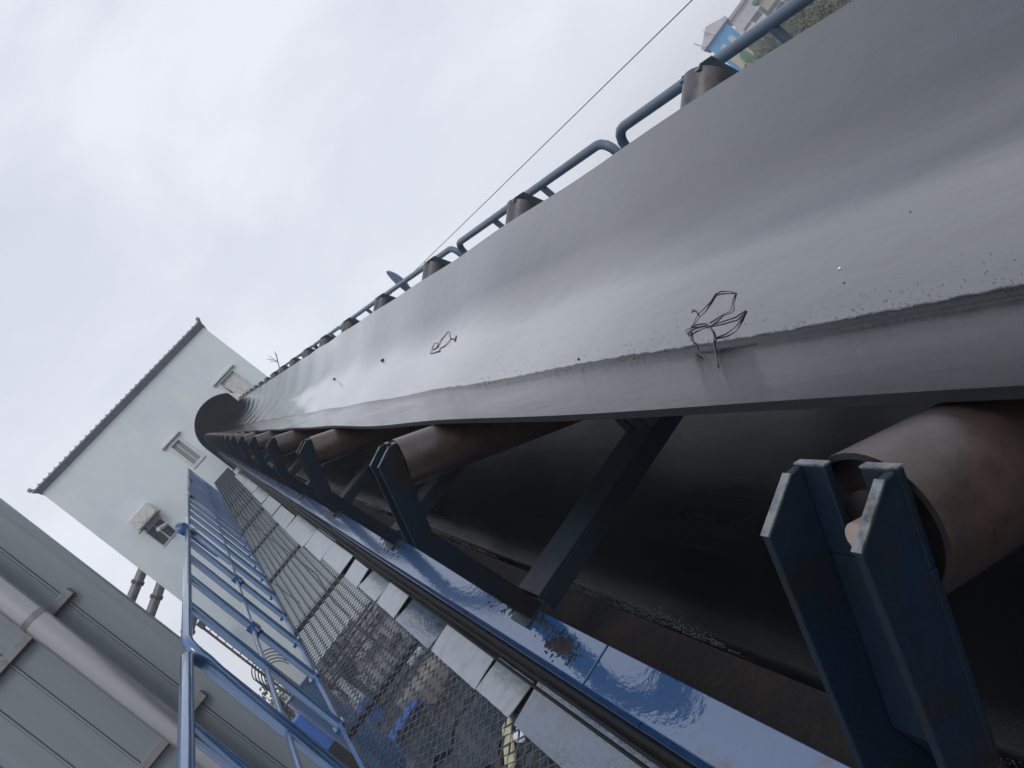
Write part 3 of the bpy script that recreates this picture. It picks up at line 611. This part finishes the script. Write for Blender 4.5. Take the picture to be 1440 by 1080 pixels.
for (q1, q2) in (((392, 511), (378, 500)), ((391, 507), (375, 505)), ((389, 502), (386, 494)), ((391, 509), (380, 508))): s.tube([ray(*q1)*15.5+Vector((0, 0, HC)), ray(*q2)*15.5+Vector((0, 0, HC))], .006, 4)
tag(s.build('dry_twig', 'bark'), 'pale dry branching twig rising behind the far rollers by the tower corner', 'twig')

# ------------------------------------------------------------------ wires and bits on the belt
def lay_wire(pix, label, y0, lift, r=.0035):
    # bent wire lying on the belt: outline given along the belt surface (metres)
    s = MB()
    wr = random.Random(4)
    for pl in pix: s.tube(pl, r, 6, radii=[r*wr.uniform(.45, 1.35) for _ in pl])
    o = s.build('bent_wire', 'wire'); place(o, 0, 0, 0); tag(o, label, 'wire', 'bent wires on the belt'); return o
def bz(x, y):     # belt top height in the conveyor frame
    lo, hi = 0, 1
    for _ in range(30):
        mid = (lo+hi)/2
        if carry((y-Y0)/(Y1-Y0), mid)[0] < x: lo = mid
        else: hi = mid
    return -.62+carry((y-Y0)/(Y1-Y0), lo)[2]
RXI = RX.inverted()
def onbelt(px_, py_, lift=0):    # point of the belt surface met by a sight line, as a conveyor-frame position
    d = RXI @ ray(px_, py_); best = None; t = .3
    prev = None
    while t < 12:
        p = d*t; 
        if 0.38 < p.x < 1.54:
            if p.z < bz(p.x, p.y)+lift:
                a, b__ = t-.03, t
                for _ in range(8):
                    c_ = (a+b__)/2; p = d*c_
                    if p.z < bz(p.x, p.y)+lift: b__ = c_
                    else: a = c_
                return (p.x, p.y, bz(p.x, p.y)+lift+.001)
        t += .03
    return None
def wz(o, s_=6.0, ox_=940, oy_=380): return [(ox_+x/s_, oy_+y/s_) for x, y in o]
big = [wz([(160,540),(150,505),(185,495),(205,470),(250,380),(300,330),(360,270),(400,205),(450,180),(510,182),(572,195),(545,260),(535,320),(520,352),(460,380),(400,420),(350,450)]),
       wz([(165,545),(220,500),(290,482),(340,478),(450,440),(570,400),(655,345),(620,420),(560,490),(490,540),(400,575)]),
       wz([(250,375),(235,340),(205,335),(195,360)]), wz([(200,475),(260,460),(320,452),(345,470),(372,510),(390,560),(385,620),(395,670),(410,740),(420,800)]),
       wz([(190,520),(195,595),(235,615),(250,680),(270,715),(300,735)])]
def lift_path(pl, l0):
    out_ = []
    for i, p in enumerate(pl):
        q_ = onbelt(*p, lift=l0*(math.sin(i*1.7)*.5+.5))
        if q_: out_.append(q_)
    return out_
lay_wire([lift_path(p, .003) for p in big], 'larger dark bent wire sprawled over the belt crease, nearer the camera', 0, 0, .0015)
z6 = lambda o: [(580+x/18, 460+y/18) for x, y in o]
sml = [z6([(455,680),(480,590),(520,480),(560,410),(640,400),(660,440),(610,530),(520,580)]), z6([(620,520),(680,410),(740,310),(830,210),(900,110),(940,130),(945,220),(970,310),(1040,290),(1070,360),(1110,220)]), z6([(970,310),(880,410),(790,500),(700,540),(690,610),(600,630),(455,680)])]
lay_wire([lift_path(p, .002) for p in sml], 'smaller tangled wire lying farther up the middle of the belt', 0, 0, .0019)
def pebble(px_, py_, r, label, m_='wire'):
    q_ = onbelt(px_, py_)
    if not q_: return
    s = MB(); n_ = 7
    rnd = random.Random(int(px_*7+py_)); ring_ = [(r*rnd.uniform(.7, 1.2)*math.cos(a*6.283/n_), r*rnd.uniform(.7, 1.2)*math.sin(a*6.283/n_)) for a in range(n_)]
    vs_ = [(x, y, 0) for x, y in ring_]+[(x*.7, y*.7, r*.6) for x, y in ring_]
    s.add(vs_, [(k, (k+1) % n_, n_+(k+1) % n_, n_+k) for k in range(n_)]+[tuple(range(n_, 2*n_))])
    o = s.build('pebble', m_); place(o, *q_); tag(o, label, 'pebble')
pebble(538, 507, .016, 'dark lump alone on the belt, left of the small wire')
pebble(1181, 378, .003, 'tiny white chip on the belt, right of the large wire', 'c_white')
pebble(814, 505, .004, 'dark grain on the belt between the two wires, just above the crease')
pebble(470, 533, .016, 'blackish lump farthest up the belt, at the edge of the bright patch')
pebble(1187, 398, .0018, 'small dark grain on the belt just below the white chip')
pebble(1280, 298, .0016, 'lone dark grain high on the far side of the belt')
# scattered grit along the crease: countless
s = MB(); rnd = random.Random(3)
for i in range(1300):
    t_ = rnd.random(); px_ = 640+t_*800; cy_ = 548-(px_-640)*.182; py_ = cy_+(rnd.gauss(0, 2.2) if i % 3 else -abs(rnd.gauss(0, 28)))
    if py_ > 545 or (i % 3 and math.sin(px_*.021)+math.sin(px_*.057+1)+math.sin(px_*.13) < rnd.uniform(-1.6, 1.2)): continue
    q_ = onbelt(px_, py_)
    if not q_: continue
    r = rnd.uniform(.0003, .0015)*(.5+q_[1]*.4); x, y, z = q_
    a = rnd.random()*3
    s.add([(x+r*math.cos(a), y+r*math.sin(a)*1.5, z), (x+r*math.cos(a+2.1), y+r*math.sin(a+2.1), z), (x+r*math.cos(a+4.2), y+r*math.sin(a+4.2), z), (x, y, z+r*.8)], [(0, 1, 3), (1, 2, 3), (2, 0, 3)])
o = s.build('grit', 'wire'); place(o, 0, 0, 0); tag(o, 'fine dark grit scattered along the belt crease', 'grit', kind='stuff')

# ------------------------------------------------------------------ town beyond the far handrail
def azp(az_, el, d): a = R(az_); return Vector((math.sin(a)*d, math.cos(a)*d, HC+math.tan(R(el))*d))
def block(name, az0, az1, el1, d, depth, m_, label, cat='building', roofm=None, el0=None, win=None):
    p0 = azp(az0, 0, d); p1 = azp(az1, 0, d); ce = (p0+p1)/2; wdt = (p1-p0).length; zt = azp(az0, el1, d).z; z0 = 0 if el0 is None else azp(az0, el0, d).z
    dirv = (p1-p0).normalized(); t = empty(name, (ce.x, ce.y, 0), label, cat, rot=(0, 0, math.atan2(dirv.y, dirv.x)))
    s = MB(); s.box((-wdt/2, 0, z0), (wdt/2, depth, zt)); s.build('wall', m_, t)
    s = MB(); s.box((-wdt/2-.3, -.3, zt+.003), (wdt/2+.3, depth+.3, zt+.3)); rf = s.build('roof', roofm or m_, t)
    if win:
        nx_, nz_ = win
        for i in range(nx_):
            for j in range(nz_):
                x_ = -wdt/2+wdt*(i+.5)/nx_; z_ = z0+(zt-z0)*(j+.5)/nz_; s = MB(); s.box((x_-.5, -.04, z_-.6), (x_+.5, -.005, z_+.6)); s.build('window', 'town_grey', t)
    return t, wdt, zt
t, wdt, zt = block('blue_building', 45.3, 47.2, 3.55, 62, 9, 'town_blue', 'pale blue building with a painted gable, leftmost of the town', roofm='town_white')
s = MB(); s.prism(None, [(-wdt/2-.2, -.2, zt+.3), (wdt/2+.2, -.2, zt+.3), (0, -.2, zt+.95)], [(-wdt/2-.2, 9, zt+.3), (wdt/2+.2, 9, zt+.3), (0, 9, zt+.95)]); s.build('gable', 'town_white', t)
for i in range(3):
    s = MB(); s.box((-wdt/2+.5+i*.75, -.04, HC+2.3), (-wdt/2+.9+i*.75, -.005, HC+3.0)); s.build('window', 'town_white', t)
s = MB(); s.box((-wdt/2+.3, -.06, HC+.3), (wdt/2-.4, -.01, HC+1.9)); s.build('painted_panel', 'town_cream', t)
s = MB(); lp = [(-.05, -.6), (.45, .1), (.4, .8), (0, 1.3), (-.4, .8), (-.45, .1)]; s.prism(None, [(x*.75+.1, -.09, HC+.8+z*.75) for x, z in lp], [(x*.75+.1, -.065, HC+.8+z*.75) for x, z in lp]); s.build('painted_leaf', 'town_green', t)
for x in (-wdt/2, -wdt/2+1.0):
    s = MB(); s.tube([(x, -.3, zt), (x-.3, -.3, zt+.9)], .05, 5); s.build('roof_spike', 'town_white', t)
block('white_building', 47.3, 50.5, 3.3, 78, 10, 'town_white', 'long off-white building behind the blue one', roofm='town_pink', win=(4, 2))
block('cream_building', 49.2, 53.5, 2.6, 66, 8, 'town_cream', 'cream building at the top edge with a dull green roof', roofm='town_green', win=(5, 2))
block('brown_shed', 46.8, 47.9, 1.75, 55, 4, 'town_brown', 'small dark brown shed in front of the white building', roofm='town_white')
block('white_shed', 47.6, 48.6, 1.5, 50, 3, 'town_white', 'little white hut beside the tree clump')
t, wdt, zt = block('grey_shed', 48.2, 51.0, .9, 45, 5, 'town_grey', 'dark grey flat-roofed shed with pale panels on top')
s = MB()
for i in range(5):
    for j in range(4): s.box((-.9+i*.34, .4+j*.9, zt+.36), (-.62+i*.34, 1.1+j*.9, zt+.42))
s.build('roof_panels', 'town_white', t)
s = MB(); s.box((.4, -.3, zt+.1), (.9, 1, zt+.9)); s.build('roof_box', 'town_white', t)
def tree(loc, h, r, m_, label, n_=5000):
    t = empty('tree', loc, label, 'tree', 'trees in the town'); s = MB(); s.tube([(0, 0, 0), (.1, 0, h*.3), (0, .1, h*.75)], .2, 8, radii=[.22, .16, .05])
    for a in range(5): s.tube([(0, 0, h*.3+a*.1), (math.cos(a*1.3)*r*.5, math.sin(a*1.3)*r*.5, h*.6)], .08, 5, radii=[.09, .03])
    s.build('trunk', 'bark', t); s = MB(); rn = random.Random(int(h*100)); cl = [(rn.gauss(0, r*.45), rn.gauss(0, r*.45), h*.65+rn.gauss(0, h*.16), rn.uniform(.25, .5)*r) for _ in range(16)]
    for i in range(n_):
        c_ = cl[i % 16]; v = Vector((rn.gauss(0, 1), rn.gauss(0, 1), rn.gauss(0, 1))).normalized()*c_[3]*rn.uniform(.7, 1.05); p = Vector(c_[:3])+v
        a = Vector((rn.gauss(0, 1), rn.gauss(0, 1), rn.gauss(0, 1))).normalized()*rn.uniform(.05, .1); b__ = a.orthogonal().normalized()*rn.uniform(.04, .08)
        s.add([p-a, p-b__, p+a, p+b__], [(0, 1, 2, 3)])
    s.build('crown', m_, t)
p = azp(47.9, 0, 46); tree((p.x, p.y, 0), 4.2, 1.5, 'leaf', 'round dark green tree in front of the white building')
p = azp(48.5, 0, 44); tree((p.x, p.y, 0), 4.0, 2.0, 'leaf', 'second green tree, to the right of the round one'); 
p = azp(51.2, 0, 44); tree((p.x, p.y, 0), 3.6, 1.8, 'leaf2', 'yellowish tree at the top edge beside the grey shed')
for i, (x, y, h) in enumerate([(-7, 34, 3.8), (-3.8, 33, 3.4), (-12, 40, 4.2), (2, 36, 3.2)]):
    tree((x, y, 0), h, 1.5, 'leaf', ['bushy tree behind the blue box', 'low tree seen under the tower floor', 'tree farther left behind the cladding', 'low tree behind the tower legs'][i], 2500)

# ------------------------------------------------------------------ yard clutter seen through the mesh
def toground(px_, py_, z=0):
    d = ray(px_, py_); t = (z-HC)/d.z; return Vector((d.x*t, d.y*t, z))
rn = random.Random(11)
s = MB(); rr = random.Random(21)
for i in range(2600):
    px_, py_ = 400+rr.random()*460, 800+rr.random()*290
    d = ray(px_, py_)
    if d.z > -.08: continue
    t = -HC/d.z; x, y = d.x*t+rr.gauss(0, .4), d.y*t+rr.gauss(0, .8); r = rr.uniform(.03, .16); a = rr.random()*6; hh = r*rr.uniform(.2, .7)
    c4 = [(x+r*rr.uniform(.6, 1.3)*math.cos(a+k*1.57), y+r*rr.uniform(.6, 1.3)*math.sin(a+k*1.57), 0) for k in range(4)]
    s.add(c4+[(q_[0]*.75+x*.25, q_[1]*.75+y*.25, hh*rr.uniform(.7, 1.2)) for q_ in c4], [(0, 1, 5, 4), (1, 2, 6, 5), (2, 3, 7, 6), (3, 0, 4, 7), (4, 5, 6, 7)], mi=rr.choice([0, 0, 0, 1, 1, 1, 3, 4, 4, 4]+([2] if i % 7 == 0 else [])))
tag(s.build('rubble', ['c_grey', 'c_brown', 'c_tan', 'c_green', 'c_navy']), 'loose rubble and scraps lying over the muddy yard', 'rubble', kind='stuff')
def clutter(kind, px_, py_, sc, m_, label, rz=None):
    p = toground(px_, py_); t = empty(kind, p, label, kind.replace('_', ' '), 'junk in the yard', rot=(0, 0, rn.uniform(-.6, .6) if rz is None else rz))
    if kind == 'concrete_block':
        s = MB(); s.box((-sc, -sc*.6, 0), (sc, sc*.6, sc*.55)); s.build('block', m_, t, bevel=sc*.06)
    elif kind == 'tarp':
        s = MB(); s.grid(lambda u, v: ((u-.5)*2*sc, (v-.5)*2.4*sc, .12+sc*.35*math.exp(-((u-.5)**2+(v-.45)**2)*9)+.07*sc*math.sin(u*17+v*5)*math.cos(v*13)), 26, 26); s.build('sheet', m_, t)
    elif kind == 'pallet':
        s = MB()
        for i in range(6): s.box((-sc, -sc*.8+i*sc*.3, .1), (sc, -sc*.8+i*sc*.3+sc*.18, .13))
        for i in (-.9, 0, .8): s.box((sc*i-.05, -sc*.8, 0), (sc*i+.05, sc*.9, .097))
        s.build('slats', m_, t)
    elif kind == 'sack':
        s = MB(); s.grid(lambda u, v: (sc*.7*math.cos(2*math.pi*u)*math.sin(math.pi*v)**.6, sc*.5*math.sin(2*math.pi*u)*math.sin(math.pi*v)**.6, sc*.28-sc*.28*math.cos(math.pi*v)+.03*math.sin(u*19)), 18, 10); s.build('bag', m_, t)
    elif kind == 'barrel':
        s = MB(); s.tube([(0, 0, 0), (0, 0, .3), (0, 0, .31), (0, 0, .6), (0, 0, .61), (0, 0, .9)], .29, 24, radii=[.29, .29, .305, .305, .29, .29]); s.build('drum', m_, t)
    elif kind == 'plank':
        s = MB(); s.bar((-sc, 0, .1), (sc, .1, .18), .2, .05); s.build('board', m_, t)
    elif kind == 'metal_sheet':
        s = MB(); s.grid(lambda u, v: ((u-.5)*2*sc, (v-.5)*1.2*sc, .15+.03*math.sin(v*30)+.1*u), 4, 40); s.build('sheet', m_, t)
    return t
clutter('concrete_block', 640, 940, 1.1, 'c_tan', 'large pale tan slab seen through the mesh', .2)
clutter('concrete_block', 598, 968, .75, 'c_tan', 'smaller tan slab below the large one through the mesh', .4)
clutter('metal_sheet', 655, 925, .9, 'c_grey', 'grey sheet beside the large tan slab')
clutter('plank', 592, 990, .8, 'c_blue', 'bright blue board between the tan slabs', 1.0)
clutter('tarp', 700, 1010, 1.3, 'c_navy', 'dark navy tarpaulin seen through the mesh at the bottom', .5)
clutter('tarp', 540, 870, 1.9, 'c_dark', 'black tarpaulin heap under the middle of the mesh', .1)
clutter('tarp', 610, 1060, 1.0, 'c_navy', 'navy tarpaulin at the bottom edge through the mesh', -.4)
clutter('sack', 588, 928, .6, 'c_white', 'white sack seen through the mesh')
clutter('sack', 742, 1032, .3, 'c_white', 'small white sack by the yellow board')
clutter('plank', 728, 1050, .7, 'c_yellow', 'pale yellow board at the bottom edge', 1.2)
clutter('plank', 715, 1062, .7, 'c_brown', 'brown board beside the yellow one', 1.1)
clutter('pallet', 560, 960, 1.1, 'c_brown', 'brown pallet left of the tan slabs')
clutter('pallet', 690, 1050, .8, 'c_grey', 'grey pallet at the foot of the navy tarpaulin')
clutter('barrel', 520, 985, .5, 'c_blue', 'blue drum under the outer edge of the mesh')
clutter('barrel', 535, 1010, .5, 'c_blue', 'second blue drum, nearer than the first')
clutter('barrel', 500, 940, .5, 'c_grey', 'grey drum left of the brown pallet')
clutter('metal_sheet', 560, 1040, 1.0, 'c_blue', 'blue corrugated sheet at the bottom of the mesh')
clutter('concrete_block', 655, 1010, .45, 'c_grey', 'grey block between the navy tarpaulins')
clutter('sack', 560, 905, .8, 'c_green', 'olive green sack in the middle of the mesh')
clutter('sack', 620, 905, .6, 'c_tan', 'tan sack behind the large slab')
clutter('pallet', 600, 890, 1.2, 'c_tan', 'pale pallet near the edge of the floor plates')
clutter('concrete_block', 530, 915, .9, 'c_brown', 'brown block heap beside the grey drum')
clutter('metal_sheet', 470, 1050, 1.4, 'c_dark', 'dark corrugated sheet outside the walkway edge')
clutter('tarp', 500, 1070, 1.0, 'c_brown', 'brown tarpaulin at the bottom left of the mesh')
clutter('sack', 480, 1000, .9, 'c_dark', 'black sack next to the bright blue box')
clutter('metal_sheet', 520, 850, 1.6, 'c_grey', 'grey sheet farthest off under the mesh')

# ------------------------------------------------------------------ damp air
hz = bpy.data.materials.new('damp_air'); hz.use_nodes = True; t_ = hz.node_tree; t_.nodes.clear()
ho = t_.nodes.new('ShaderNodeOutputMaterial'); hv = t_.nodes.new('ShaderNodeVolumePrincipled'); hv.inputs['Color'].default_value = (.9, .93, 1, 1); hv.inputs['Density'].default_value = HAZE
t_.links.new(hv.outputs[0], ho.inputs['Volume']); M['haze'] = hz
s = MB(); s.box((-160, -60, -1), (160, 160, 20)); tag(s.build('haze', 'haze'), 'pale damp haze over the yard', 'haze', kind='stuff')
